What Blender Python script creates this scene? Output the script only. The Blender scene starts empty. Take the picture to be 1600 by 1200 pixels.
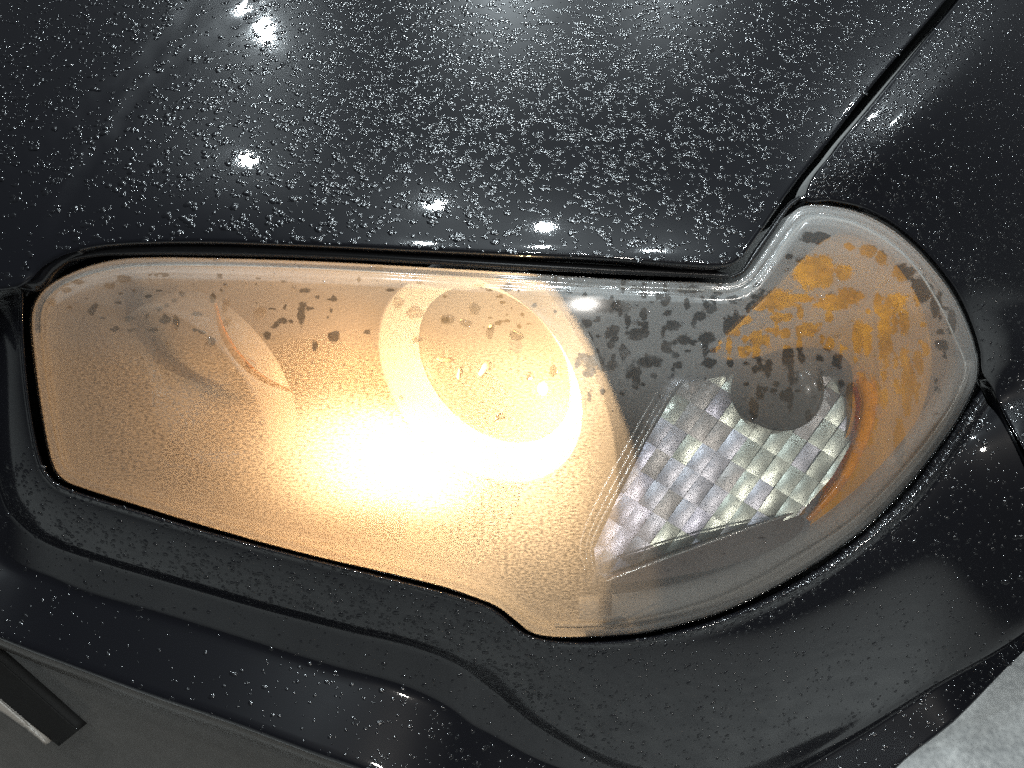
import bpy, math, random
import numpy as np
from mathutils import Vector, Matrix
from mathutils.geometry import delaunay_2d_cdt

random.seed(7)
rng = np.random.default_rng(11)
scene = bpy.context.scene
COL = scene.collection

# ------------------------------------------------------------------ camera
# A phone held about half a metre from the lamp, looking 45 degrees down.
LENS = 27.2
F_PX = 1600 * LENS / 36.0
DIST = 0.48
P0 = np.array([0.0, 0.0, 0.75])
EX = np.array([1.0, 0.0, 0.0])
r2 = math.sqrt(0.5)
ES = np.array([0.0, r2, r2])
EN = np.array([0.0, -r2, r2])
cam_data = bpy.data.cameras.new("camera")
cam = bpy.data.objects.new("camera", cam_data)
COL.objects.link(cam)
cam.location = Vector(P0 + EN * DIST)
cam.rotation_euler = (math.radians(45), 0, 0)
cam_data.lens = LENS
cam_data.sensor_width = 36.0
cam_data.clip_start = 0.01
cam_data.clip_end = 200
scene.camera = cam

# ------------------------------------------------------------------ world and exposure
world = bpy.data.worlds.new("World")
scene.world = world
world.use_nodes = True
bg = world.node_tree.nodes["Background"]
bg.inputs[0].default_value = (0.85, 0.93, 1.0, 1)
bg.inputs[1].default_value = 0.04
scene.view_settings.view_transform = 'Standard'
scene.view_settings.look = 'None'
scene.view_settings.exposure = 0.0
scene.view_settings.gamma = 1.0
scene.render.engine = 'CYCLES'
scene.cycles.max_bounces = 12
scene.cycles.transparent_max_bounces = 24
scene.cycles.use_denoising = False
scene.cycles.use_adaptive_sampling = False
scene.cycles.caustics_reflective = False
scene.cycles.caustics_refractive = False
scene.cycles.sample_clamp_indirect = 1.0


def lamp(name, kind, loc, power, color=(1, 1, 1), size=0.06, direction=None, **kw):
    d = bpy.data.lights.new(name, kind)
    d.energy = power
    d.color = color
    if kind == 'AREA':
        d.size = size
    else:
        d.shadow_soft_size = size
    for k, v in kw.items():
        setattr(d, k, v)
    o = bpy.data.objects.new(name, d)
    o.location = Vector(loc)
    if direction is not None:
        o.rotation_euler = Vector(direction).to_track_quat('-Z', 'Y').to_euler()
    COL.objects.link(o)
    return o


# ------------------------------------------------------------------ projection helpers
def pt(u, v, h):
    u = np.asarray(u, float); v = np.asarray(v, float); h = np.asarray(h, float)
    d = DIST - h
    X = (u - 800) / F_PX * d
    S = (600 - v) / F_PX * d
    return P0 + X[..., None] * EX + S[..., None] * ES + h[..., None] * EN


K = DIST / F_PX            # metres per photo pixel at the reference plane


def sp(x, w):
    return np.logaddexp(0, np.asarray(x) / w) * w


def ss(x, a, b):
    t = np.clip((np.asarray(x) - a) / (b - a), 0, 1)
    return t * t * (3 - 2 * t)


def solve(u, v, g):
    u = np.asarray(u, float); v = np.asarray(v, float)
    lo = np.full(u.shape, -3.0); hi = np.full(u.shape, DIST - 0.06)
    for _ in range(46):
        m = (lo + hi) / 2
        X = (u - 800) / F_PX * (DIST - m)
        S = (600 - v) / F_PX * (DIST - m)
        pos = m - g(X, S) > 0
        hi = np.where(pos, m, hi); lo = np.where(pos, lo, m)
    return (lo + hi) / 2


def crown(X):
    return -0.40 * (X + 0.05) ** 2


XF, SF = 450 * K, 270 * K


def g_lens(X, S):
    return (crown(X) + 0.28 * S - 0.45 * S ** 2 - 0.35 * sp(S - 0.07, 0.02)
            - 0.34 * sp(0.95 * (X - XF) - 0.3 * (S - SF), 0.04))


def g_hood(X, S):
    t = np.maximum(S - 0.08, -0.03)
    return (crown(np.clip(X, -0.6, 0.6)) + 0.025 - 0.62 * (S - 0.08)
            + 0.32 * 0.08 * (1 - np.exp(-t / 0.08)))


def h_lens(u, v):
    return solve(u, v, g_lens)


def poly_sd(u, v, line):
    """signed distance in photo pixels to an open polyline; positive on its right-hand side (image: u right, v down)."""
    u = np.asarray(u, float); v = np.asarray(v, float)
    best = np.full(u.shape, 1e9); sg = np.ones(u.shape)
    for (a, b), (c, d) in zip(line[:-1], line[1:]):
        ex, ey = c - a, d - b
        L2 = ex * ex + ey * ey
        t = ((u - a) * ex + (v - b) * ey) / L2
        tc = np.clip(t, 0, 1)
        dx, dy = u - a - tc * ex, v - b - tc * ey
        dd = np.hypot(dx, dy)
        cr = ex * (v - b) - ey * (u - a)
        m = dd < best
        best = np.where(m, dd, best); sg = np.where(m, np.where(cr > 0, -1, 1), sg)
    return best * sg


CREASE_A = [(620, -300), (405, 5), (290, 85), (240, 125), (200, 165), (185, 200), (140, 250), (115, 295), (75, 375), (40, 450)]
CREASE_B = [(480, -300), (295, 15), (220, 105), (140, 160), (90, 210), (25, 270), (-60, 345), (-300, 560)]


def h_hood(u, v):
    h = solve(u, v, g_hood)
    da = poly_sd(u, v, CREASE_A)          # positive: left of the line seen going down
    db = poly_sd(u, v, CREASE_B)
    # shallow valley between the two body creases and a lower panel beyond them
    h = h - 0.0010 * ss(da, -14, 26) - 0.0012 * ss(db, -14, 22) - 0.0014 * np.exp(-(da / 6) ** 2) - 0.0013 * np.exp(-(db / 6) ** 2)
    return h


FEN_LINE_P = (1325.0, 300.0)


def h_fender(u, v):
    h = solve(u, v, lambda X, S: g_hood(X, S) - 0.001)
    d = 0.787 * (u - 1325) + 0.617 * (v - 300)
    d = d - 10 * np.sin(np.clip((300 - v) / 300.0, -1, 1.5) * 1.6)
    h = h - 0.95 * sp(d * K, 0.0065)
    dl = np.abs(poly_sd(u, v, LENS_OUT + [LENS_OUT[0]]))
    w = np.exp(-(dl / 75) ** 2)
    return h * (1 - w) + (h_lens(u, v) - 0.001) * w


# outline of the lamp lens, clockwise in the photograph
LENS_OUT = [(46, 500), (52, 472), (68, 450), (100, 430), (150, 411), (210, 402), (350, 403), (500, 408), (650, 416), (800, 425),
            (950, 435), (1080, 440), (1140, 442), (1162, 434), (1180, 415), (1205, 378), (1232, 340), (1248, 325), (1268, 319),
            (1300, 321), (1340, 329), (1372, 343), (1405, 364), (1445, 401), (1485, 452), (1510, 500), (1526, 548), (1530, 575), (1526, 600),
            (1512, 630), (1490, 668), (1425, 752), (1350, 828), (1250, 896), (1150, 948), (1080, 972), (1000, 990), (920, 996),
            (860, 996), (830, 989), (805, 970), (775, 948), (735, 932), (690, 917), (600, 895), (500, 872), (400, 846), (300, 817), (200, 786),
            (130, 764), (100, 752), (84, 735), (74, 705), (62, 640), (52, 570)]


def dense(poly, step, closed=True, smooth=True):
    """Catmull-Rom through the points, resampled at about step pixels."""
    P = np.array(poly, float); n = len(P); out = []
    rngn = range(n if closed else n - 1)
    for i in rngn:
        if closed:
            p0, p1, p2, p3 = P[(i - 1) % n], P[i], P[(i + 1) % n], P[(i + 2) % n]
        else:
            p1, p2 = P[i], P[i + 1]
            p0 = P[i - 1] if i > 0 else 2 * p1 - p2
            p3 = P[i + 2] if i + 2 < n else 2 * p2 - p1
        m = max(1, int(round(np.linalg.norm(p2 - p1) / step)))
        # centripetal-ish tangents limited by the segment's length
        L = np.linalg.norm(p2 - p1)
        t1 = (p2 - p0); t2 = (p3 - p1)
        t1 = t1 / (np.linalg.norm(t1) + 1e-9) * L if smooth else (p2 - p1)
        t2 = t2 / (np.linalg.norm(t2) + 1e-9) * L if smooth else (p2 - p1)
        for k in range(m):
            t = k / m
            a = 2 * t ** 3 - 3 * t ** 2 + 1; b = t ** 3 - 2 * t ** 2 + t; c = -2 * t ** 3 + 3 * t ** 2; d = t ** 3 - t ** 2
            out.append(a * p1 + b * t1 + c * p2 + d * t2)
    if not closed:
        out.append(P[-1])
    return np.array(out)


def dist_to_loop(pts, loop):
    """distance in pixels from every point to a closed dense loop."""
    a = loop; b = np.roll(loop, -1, 0)
    e = b - a; L2 = (e ** 2).sum(1) + 1e-12
    out = np.empty(len(pts))
    for s in range(0, len(pts), 2000):
        q = pts[s:s + 2000]
        d = q[:, None, :] - a[None]
        t = np.clip((d * e[None]).sum(2) / L2, 0, 1)
        w = d - t[..., None] * e[None]
        out[s:s + 2000] = np.sqrt((w ** 2).sum(2).min(1))
    return out


def inside(pts, loop):
    x, y = pts[:, 0], pts[:, 1]
    c = np.zeros(len(pts), bool)
    a = loop; b = np.roll(loop, -1, 0)
    for (x1, y1), (x2, y2) in zip(a, b):
        if y1 == y2:
            continue
        m = (y1 > y) != (y2 > y)
        c ^= m & (x < (x2 - x1) * (y - y1) / (y2 - y1) + x1)
    return c


def triangulate(loop, grid, insets, jitter=0.12):
    pts = [loop]
    nrm = np.roll(loop, -1, 0) - np.roll(loop, 1, 0)
    nrm = nrm / (np.linalg.norm(nrm, axis=1, keepdims=True) + 1e-9)
    nrm = np.stack([-nrm[:, 1], nrm[:, 0]], 1)
    for d in insets:
        for sgn in (1, -1):
            q = loop + nrm * d * sgn
            m = inside(q, loop)
            q = q[m]
            if len(q):
                q = q[dist_to_loop(q, loop) > d * 0.93]
                pts.append(q)
    lo = loop.min(0); hi = loop.max(0)
    gx = np.arange(lo[0], hi[0], grid); gy = np.arange(lo[1], hi[1], grid * 0.87)
    G = np.array([(x + (grid / 2 if j % 2 else 0), y) for j, y in enumerate(gy) for x in gx])
    G += rng.uniform(-jitter, jitter, G.shape) * grid
    G = G[inside(G, loop)]
    G = G[dist_to_loop(G, loop) > (insets[-1] if insets else 0) + grid * 0.45]
    pts.append(G)
    A = np.concatenate(pts)
    n = len(loop)
    vs, es, fs, ov, oe, of = delaunay_2d_cdt([Vector(p) for p in A], [], [list(range(n))], 1, 1e-5)
    V = np.array([(p.x, p.y) for p in vs])
    bidx = [None] * n
    for i, src in enumerate(ov):
        for s in src:
            if s < n:
                bidx[s] = i
    return V, [tuple(f) for f in fs], [b for b in bidx if b is not None]


# ------------------------------------------------------------------ object helpers
CAR_LOC = Vector((0.0, 0.9, 0.0))


def link(name, me, mats, parent=None):
    for m in (mats if isinstance(mats, (list, tuple)) else [mats]):
        me.materials.append(m)
    o = bpy.data.objects.new(name, me)
    COL.objects.link(o)
    if parent is not None:
        o.parent = parent
        if parent.type == 'EMPTY':
            o.matrix_parent_inverse = Matrix.Translation(-parent.location)
    return o


def mesh(name, V, F, mats, parent=None, smooth=True, matidx=None, outward=None):
    me = bpy.data.meshes.new(name)
    me.from_pydata([tuple(map(float, p)) for p in V], [], F)
    if matidx is not None:
        me.polygons.foreach_set('material_index', np.array(matidx, dtype=np.int32))
    me.polygons.foreach_set('use_smooth', np.full(len(F), bool(smooth)))
    me.update()
    o = link(name, me, mats, parent)
    return o


def tag(o, label=None, cat=None, group=None, kind=None):
    for k, v in (('label', label), ('category', cat), ('group', group), ('kind', kind)):
        if v:
            o[k] = v
    return o


def orient(V, F):
    """turn each face so that its normal looks towards the camera side (+EN)."""
    out = []
    for f in F:
        a, b, c = V[f[0]], V[f[1]], V[f[2]]
        n = np.cross(b - a, c - a)
        out.append(f if n @ EN >= 0 else tuple(reversed(f)))
    return out


def panel(name, outline, hfun, mats, parent, grid=14, step=7, r=0.003, wall=0.015, smooth_outline=True, lift=None, wall_in=0.0, insets=None):
    loop = dense(outline, step, True, smooth_outline)
    rp = r / K
    if insets is None:
        insets = [rp * f for f in (0.12, 0.35, 0.7, 1.05)] if r > 0 else []
    V2, F, B = triangulate(loop, grid, insets)
    d = dist_to_loop(V2, loop)
    d[B] = 0
    h = hfun(V2[:, 0], V2[:, 1])
    if r > 0:
        q = np.clip(d / rp, 0, 1)
        h = h - r * (1 - np.sqrt(np.clip(1 - (1 - q) ** 2, 0, 1)))
    if lift is not None:
        h = h + lift(V2[:, 0], V2[:, 1], d)
    P = pt(V2[:, 0], V2[:, 1], h)
    F = orient(P, F)
    n = len(P)
    if wall:
        cen = V2.mean(0)
        low = P[B] - EN * wall
        P = np.concatenate([P, low])
        m = len(B)
        # winding of the loop decides which way the walls face
        ar = 0.5 * np.sum(loop[:, 0] * np.roll(loop[:, 1], -1) - np.roll(loop[:, 0], -1) * loop[:, 1])
        for i in range(m):
            j = (i + 1) % m
            q = (B[i], B[j], n + j, n + i)
            F.append(q if ar > 0 else tuple(reversed(q)))
    o = mesh(name, P, F, mats, parent)
    o.data['n_front'] = n
    return o, V2, d, F, n


def normal_at(hfun, u, v):
    e = 2.0
    a = pt(u + e, v, hfun(u + e, v)) - pt(u - e, v, hfun(u - e, v))
    b = pt(u, v - e, hfun(u, v - e)) - pt(u, v + e, hfun(u, v + e))
    n = np.cross(a, b)
    return n / np.linalg.norm(n, axis=-1, keepdims=True)


# ------------------------------------------------------------------ materials
def new_mat(name):
    m = bpy.data.materials.new(name)
    m.use_nodes = True
    nt = m.node_tree
    return m, nt, nt.nodes["Principled BSDF"], nt.nodes["Material Output"]


def N(nt, t, **kw):
    n = nt.nodes.new(t)
    for k, v in kw.items():
        setattr(n, k, v)
    return n


def mat_paint():
    m, nt, p, out = new_mat("wet_black_paint")
    tc = N(nt, 'ShaderNodeTexCoord')
    n1 = N(nt, 'ShaderNodeTexNoise'); n1.inputs['Scale'].default_value = 900; n1.inputs['Detail'].default_value = 3
    n2 = N(nt, 'ShaderNodeTexNoise'); n2.inputs['Scale'].default_value = 28; n2.inputs['Detail'].default_value = 5
    nt.links.new(tc.outputs['Object'], n1.inputs['Vector']); nt.links.new(tc.outputs['Object'], n2.inputs['Vector'])
    mr = N(nt, 'ShaderNodeMapRange')
    mr.inputs[1].default_value = 0.35; mr.inputs[2].default_value = 0.7; mr.inputs[3].default_value = 0.025; mr.inputs[4].default_value = 0.07
    nt.links.new(n2.outputs[0], mr.inputs[0])
    bp = N(nt, 'ShaderNodeBump'); bp.inputs['Strength'].default_value = 0.05; bp.inputs['Distance'].default_value = 0.0003
    nt.links.new(n1.outputs[0], bp.inputs['Height'])
    p.inputs['Base Color'].default_value = (0.0034, 0.0034, 0.0046, 1)
    p.inputs['Roughness'].default_value = 0.34
    p.inputs['Specular IOR Level'].default_value = 0.10
    p.inputs['Coat Weight'].default_value = 1.0
    p.inputs['Coat IOR'].default_value = 1.5
    nt.links.new(mr.outputs[0], p.inputs['Coat Roughness'])
    nt.links.new(bp.outputs[0], p.inputs['Coat Normal'])
    return m


def mat_simple(name, col, rough=0.5, metal=0.0, spec=0.5, noise=0.0, scale=60, coat=0.0, bump=0.0):
    m, nt, p, out = new_mat(name)
    p.inputs['Base Color'].default_value = (*col, 1)
    p.inputs['Roughness'].default_value = rough
    p.inputs['Metallic'].default_value = metal
    p.inputs['Specular IOR Level'].default_value = spec
    p.inputs['Coat Weight'].default_value = coat
    if noise > 0 or bump > 0:
        tc = N(nt, 'ShaderNodeTexCoord')
        n = N(nt, 'ShaderNodeTexNoise'); n.inputs['Scale'].default_value = scale; n.inputs['Detail'].default_value = 5
        nt.links.new(tc.outputs['Object'], n.inputs['Vector'])
        if noise > 0:
            mx = N(nt, 'ShaderNodeMix', data_type='RGBA')
            mx.inputs[6].default_value = tuple(c * (1 - noise) for c in col) + (1,)
            mx.inputs[7].default_value = tuple(min(1, c * (1 + noise)) for c in col) + (1,)
            nt.links.new(n.outputs[0], mx.inputs[0]); nt.links.new(mx.outputs[2], p.inputs['Base Color'])
        if bump > 0:
            b = N(nt, 'ShaderNodeBump'); b.inputs['Strength'].default_value = bump; b.inputs['Distance'].default_value = 0.001
            nt.links.new(n.outputs[0], b.inputs['Height']); nt.links.new(b.outputs[0], p.inputs['Normal'])
    return m


def mat_water():
    m, nt, p, out = new_mat("water")
    p.inputs['Base Color'].default_value = (1, 1, 1, 1)
    p.inputs['Roughness'].default_value = 0.04
    p.inputs['IOR'].default_value = 1.45
    p.inputs['Transmission Weight'].default_value = 1.0
    tr = N(nt, 'ShaderNodeBsdfTransparent')
    mx = N(nt, 'ShaderNodeMixShader'); mx.inputs[0].default_value = 0.5
    nt.links.new(tr.outputs[0], mx.inputs[1]); nt.links.new(p.outputs[0], mx.inputs[2])
    nt.links.new(mx.outputs[0], out.inputs['Surface'])
    return m


def mat_bead():
    """small raindrop: a clear film dome that mirrors the lamps"""
    m, nt, p, out = new_mat("rain_bead")
    nt.nodes.remove(p)
    tr = N(nt, 'ShaderNodeBsdfTransparent'); tr.inputs[0].default_value = (0.80, 0.81, 0.83, 1)
    gl = N(nt, 'ShaderNodeBsdfGlossy'); gl.inputs['Roughness'].default_value = 0.09
    fr = N(nt, 'ShaderNodeFresnel'); fr.inputs[0].default_value = 1.6
    mx = N(nt, 'ShaderNodeMixShader')
    nt.links.new(fr.outputs[0], mx.inputs[0]); nt.links.new(tr.outputs[0], mx.inputs[1]); nt.links.new(gl.outputs[0], mx.inputs[2])
    nt.links.new(mx.outputs[0], out.inputs['Surface'])
    return m


def mat_concrete():
    m, nt, p, out = new_mat("pale_concrete")
    tc = N(nt, 'ShaderNodeTexCoord')
    a = N(nt, 'ShaderNodeTexNoise'); a.inputs['Scale'].default_value = 130; a.inputs['Detail'].default_value = 6
    b = N(nt, 'ShaderNodeTexNoise'); b.inputs['Scale'].default_value = 14; b.inputs['Detail'].default_value = 6
    nt.links.new(tc.outputs['Object'], a.inputs['Vector']); nt.links.new(tc.outputs['Object'], b.inputs['Vector'])
    ad = N(nt, 'ShaderNodeMath', operation='ADD'); nt.links.new(a.outputs[0], ad.inputs[0]); nt.links.new(b.outputs[0], ad.inputs[1])
    cr = N(nt, 'ShaderNodeValToRGB')
    cr.color_ramp.elements[0].position = 0.7; cr.color_ramp.elements[0].color = (0.14, 0.14, 0.137, 1)
    cr.color_ramp.elements[1].position = 1.3; cr.color_ramp.elements[1].color = (0.32, 0.315, 0.30, 1)
    mr = N(nt, 'ShaderNodeMapRange'); mr.inputs[1].default_value = 0.7; mr.inputs[2].default_value = 1.3
    cr.color_ramp.elements[0].position = 0.0; cr.color_ramp.elements[1].position = 1.0
    nt.links.new(ad.outputs[0], mr.inputs[0]); nt.links.new(mr.outputs[0], cr.inputs[0])
    nt.links.new(cr.outputs[0], p.inputs['Base Color'])
    p.inputs['Roughness'].default_value = 0.7
    return m


def mat_fog():
    """inside face of the lens: a film of condensation, thick where the attribute 'fog' is high."""
    m, nt, p, out = new_mat("condensation")
    nt.nodes.remove(p)
    at = N(nt, 'ShaderNodeAttribute', attribute_name='fog')
    cl = N(nt, 'ShaderNodeAttribute', attribute_name='clear')
    uv = N(nt, 'ShaderNodeUVMap', uv_map='film')
    # ragged edges of the cleared spots
    n1 = N(nt, 'ShaderNodeTexNoise'); n1.inputs['Scale'].default_value = 210; n1.inputs['Detail'].default_value = 6; n1.inputs['Roughness'].default_value = 0.65
    nt.links.new(uv.outputs[0], n1.inputs['Vector'])
    s1 = N(nt, 'ShaderNodeMath', operation='MULTIPLY_ADD'); s1.inputs[1].default_value = 1.3; s1.inputs[2].default_value = -0.65
    nt.links.new(n1.outputs[0], s1.inputs[0])
    ad = N(nt, 'ShaderNodeMath', operation='ADD'); nt.links.new(cl.outputs['Fac'], ad.inputs[0]); nt.links.new(s1.outputs[0], ad.inputs[1])
    mr = N(nt, 'ShaderNodeMapRange', interpolation_type='SMOOTHSTEP')
    mr.inputs[1].default_value = 0.40; mr.inputs[2].default_value = 0.62; mr.inputs[3].default_value = 1.0; mr.inputs[4].default_value = 0.30
    nt.links.new(ad.outputs[0], mr.inputs[0])
    # fine beaded grain, drawn out sideways
    mp = N(nt, 'ShaderNodeMapping'); mp.inputs['Scale'].default_value = (0.45, 1.0, 1.0)
    nt.links.new(uv.outputs[0], mp.inputs['Vector'])
    n2 = N(nt, 'ShaderNodeTexNoise'); n2.inputs['Scale'].default_value = 900; n2.inputs['Detail'].default_value = 2
    nt.links.new(mp.outputs[0], n2.inputs['Vector'])
    g = N(nt, 'ShaderNodeMapRange'); g.inputs[1].default_value = 0.32; g.inputs[2].default_value = 0.68
    gl = N(nt, 'ShaderNodeAttribute', attribute_name='grain')
    lo = N(nt, 'ShaderNodeMath', operation='MULTIPLY_ADD'); lo.inputs[1].default_value = -0.55; lo.inputs[2].default_value = 1.0
    nt.links.new(gl.outputs['Fac'], lo.inputs[0]); nt.links.new(lo.outputs[0], g.inputs[3])
    hi = N(nt, 'ShaderNodeMath', operation='MULTIPLY_ADD'); hi.inputs[1].default_value = 0.45; hi.inputs[2].default_value = 1.0
    nt.links.new(gl.outputs['Fac'], hi.inputs[0]); nt.links.new(hi.outputs[0], g.inputs[4])
    nt.links.new(n2.outputs[0], g.inputs[0])
    f1 = N(nt, 'ShaderNodeMath', operation='MULTIPLY'); nt.links.new(at.outputs['Fac'], f1.inputs[0]); nt.links.new(mr.outputs[0], f1.inputs[1])
    f2 = N(nt, 'ShaderNodeMath', operation='MULTIPLY', use_clamp=True); nt.links.new(f1.outputs[0], f2.inputs[0]); nt.links.new(g.outputs[0], f2.inputs[1])
    bp = N(nt, 'ShaderNodeBump'); bp.inputs['Strength'].default_value = 0.35; bp.inputs['Distance'].default_value = 0.0008
    nt.links.new(n2.outputs[0], bp.inputs['Height'])
    tr = N(nt, 'ShaderNodeBsdfTransparent')
    tl = N(nt, 'ShaderNodeBsdfTranslucent'); tl.inputs[0].default_value = (0.92, 0.9, 0.88, 1)
    df = N(nt, 'ShaderNodeBsdfDiffuse'); df.inputs[0].default_value = (0.57, 0.59, 0.60, 1)
    nt.links.new(bp.outputs[0], tl.inputs['Normal']); nt.links.new(bp.outputs[0], df.inputs['Normal'])
    m1 = N(nt, 'ShaderNodeMixShader')
    bs = N(nt, 'ShaderNodeMath', operation='MULTIPLY_ADD'); bs.inputs[1].default_value = -0.22; bs.inputs[2].default_value = 0.50
    nt.links.new(gl.outputs['Fac'], bs.inputs[0]); nt.links.new(bs.outputs[0], m1.inputs[0])
    nt.links.new(tl.outputs[0], m1.inputs[1]); nt.links.new(df.outputs[0], m1.inputs[2])
    m2 = N(nt, 'ShaderNodeMixShader')
    nt.links.new(f2.outputs[0], m2.inputs[0]); nt.links.new(tr.outputs[0], m2.inputs[1]); nt.links.new(m1.outputs[0], m2.inputs[2])
    nt.links.new(m2.outputs[0], out.inputs['Surface'])
    return m


def mat_clear():
    """clear polycarbonate: see-through with a glossy face."""
    m, nt, p, out = new_mat("clear_plastic")
    nt.nodes.remove(p)
    tr = N(nt, 'ShaderNodeBsdfTransparent'); tr.inputs[0].default_value = (0.96, 0.96, 0.95, 1)
    gl = N(nt, 'ShaderNodeBsdfGlossy'); gl.inputs['Roughness'].default_value = 0.12
    fr = N(nt, 'ShaderNodeFresnel'); fr.inputs[0].default_value = 1.5
    mx = N(nt, 'ShaderNodeMixShader')
    nt.links.new(fr.outputs[0], mx.inputs[0]); nt.links.new(tr.outputs[0], mx.inputs[1]); nt.links.new(gl.outputs[0], mx.inputs[2])
    nt.links.new(mx.outputs[0], out.inputs['Surface'])
    return m


def mat_amber():
    m, nt, p, out = new_mat("amber_plastic")
    p.inputs['Base Color'].default_value = (0.92, 0.40, 0.012, 1)
    p.inputs['Roughness'].default_value = 0.28
    p.inputs['Coat Weight'].default_value = 0.4
    return m


def mat_emit(name, col, strength):
    m, nt, p, out = new_mat(name)
    p.inputs['Base Color'].default_value = (0.8, 0.8, 0.8, 1)
    p.inputs['Emission Color'].default_value = (*col, 1)
    p.inputs['Emission Strength'].default_value = strength
    return m


PAINT = mat_paint()
RUBBER = mat_simple("black_rubber", (0.010, 0.010, 0.011), 0.32, noise=0.3, scale=200)
VOID = mat_simple("black_undercoat", (0.004, 0.004, 0.004), 0.8, spec=0.1)
TRIM = mat_simple("dark_grey_trim_plastic", (0.042, 0.037, 0.032), 0.36, noise=0.25, scale=90, bump=0.1)
BARM = mat_simple("black_textured_plastic", (0.006, 0.0055, 0.005), 0.8, spec=0.12, noise=0.2, scale=300)
WATER = mat_water()
PAINT_BEAD = mat_simple("rain_bead_on_black_paint", (0.005, 0.005, 0.006), 0.19, 0.0, 0.5)
BEAD = mat_bead()
FOG = mat_fog()
CLEAR = mat_clear()
CHROME = mat_simple("satin_chrome", (0.82, 0.81, 0.79), 0.24, 1.0)
BOWL = mat_simple("bowl_metal", (0.075, 0.062, 0.045), 0.4, 0.0)
FACETS = [mat_simple('facet_chrome', c, r, 0.8) for c, r in (((0.47, 0.47, 0.56), 0.30), ((0.43, 0.43, 0.48), 0.32), ((0.49, 0.52, 0.46), 0.28), ((0.36, 0.345, 0.34), 0.34))]  # one chrome in several tones: varied reflections put into the colour
FACET = mat_simple("facet_chrome", (0.62, 0.63, 0.68), 0.34, 0.80)
BEZEL = mat_simple("satin_grey_bezel", (0.34, 0.33, 0.32), 0.45, 0.0, noise=0.2, scale=25)
WHITEP = mat_simple("pale_bowl_surround", (0.72, 0.70, 0.66), 0.35, 0.0)
FLANGE = mat_simple("grey_flange_plastic", (0.46, 0.44, 0.41), 0.5, noise=0.2, scale=50)
AMBER = mat_amber()
SMOKE = mat_simple("smoky_cap", (0.09, 0.07, 0.05), 0.22, 0.0, noise=0.4, scale=70, coat=0.6)
BULB = mat_emit("hot_bulb_glass", (1.0, 0.66, 0.30), 1.6)

# ------------------------------------------------------------------ ground
V = [(-30, -30, 0), (30, -30, 0), (30, 30, 0), (-30, 30, 0)]
ground = mesh("ground", V, [(0, 1, 2, 3)], mat_concrete(), smooth=False)
tag(ground, "pale grey concrete ground far below the bumper corner", None, None, 'structure')

# ------------------------------------------------------------------ car
car = bpy.data.objects.new("car", None)
car.location = CAR_LOC
COL.objects.link(car)
tag(car, "wet black car front corner with its lit, fogged headlight", "car")

HOOD_OUT = [(-420, 560), (-120, 470), (20, 452), (42, 444), (70, 416), (110, 396), (175, 384), (300, 380), (450, 384), (650, 393), (800, 400),
            (950, 407), (1110, 418), (1143, 414), (1160, 402), (1180, 375), (1240, 290), (1300, 215), (1350, 150), (1425, 62), (1485, -8),
            (1640, -190), (1740, -310), (600, -330), (-420, -330)]


def lin_corner(poly):
    return poly


hood, _, _, _, _ = panel("hood", HOOD_OUT, h_hood, PAINT, car, grid=15, step=8, r=0.0035, wall=0.02)

FENDER_OUT = [(1258, 309), (1305, 233), (1367, 157), (1437, 72), (1505, -8), (1655, -190), (1750, -310), (2300, -330), (2300, 640),
              (1900, 900), (1690, 905), (1606, 715), (1572, 655), (1548, 603), (1534, 580), (1531, 548), (1515, 498), (1490, 449),
              (1449, 397), (1408, 359), (1375, 338), (1342, 324), (1300, 315)]
fender, _, _, _, _ = panel("fender", FENDER_OUT, h_fender, PAINT, car, grid=13, step=7, r=0.0025, wall=0.02)

# ---- bumper: lofted from guide lines that run along the lamp's lower edge
# columns: lens edge L, mid face M, first edge C1, groove C2, ledge lip C3
COLS = [((38, 455), None, (-40, 430), (-120, 430), (-210, 430)),
        ((38, 520), None, (-18, 540), (-100, 600), (-210, 680)),
        ((46, 620), None, (-8, 670), (-75, 770), (-190, 880)),
        ((62, 708), None, (4, 762), (-10, 860), (-100, 955)),
        ((80, 745), None, (28, 803), (32, 892), (-25, 988)),
        ((112, 765), None, (80, 840), (78, 905), (40, 1015)),
        ((200, 793), None, (165, 871), (140, 931), (125, 1047)),
        ((320, 829), None, (282, 905), (255, 963), (228, 1085)),
        ((450, 864), None, (410, 942), (400, 1008), (360, 1130)),
        ((580, 896), None, (540, 976), (520, 1045), (480, 1175)),
        ((690, 924), None, (640, 1000), (620, 1072), (580, 1212)),
        ((768, 950), None, (710, 1027), (700, 1108), (670, 1260)),
        ((826, 992), None, (768, 1068), (766, 1150), (750, 1300)),
        ((900, 1003), None, (845, 1130), (855, 1195), (860, 1345)),
        ((1000, 997), None, (960, 1190), (970, 1225), (985, 1375)),
        ((1100, 974), None, (1085, 1212), (1095, 1240), (1130, 1380)),
        ((1200, 933), (1205, 1070), (1205, 1200), (1212, 1222), (1310, 1300)),
        ((1300, 873), (1318, 1005), (1320, 1145), (1328, 1160), (1408, 1195)),
        ((1400, 788), (1432, 920), (1450, 1065), (1458, 1077), (1492, 1128)),
        ((1468, 703), (1520, 825), (1558, 1005), (1566, 1015), (1578, 1040)),
        ((1532, 607), (1596, 722), (1672, 930), (1680, 940), (1650, 972))]


def catmull_rows(A, sub):
    n = len(A); out = []
    for i in range(n - 1):
        p1, p2 = A[i], A[i + 1]
        p0 = A[i - 1] if i > 0 else 2 * p1 - p2
        p3 = A[i + 2] if i + 2 < n else 2 * p2 - p1
        for k in range(sub):
            t = k / sub
            out.append(0.5 * ((2 * p1) + (-p0 + p2) * t + (2 * p0 - 5 * p1 + 4 * p2 - p3) * t * t + (-p0 + 3 * p1 - 3 * p2 + p3) * t ** 3))
    out.append(A[-1])
    return np.array(out)


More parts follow.
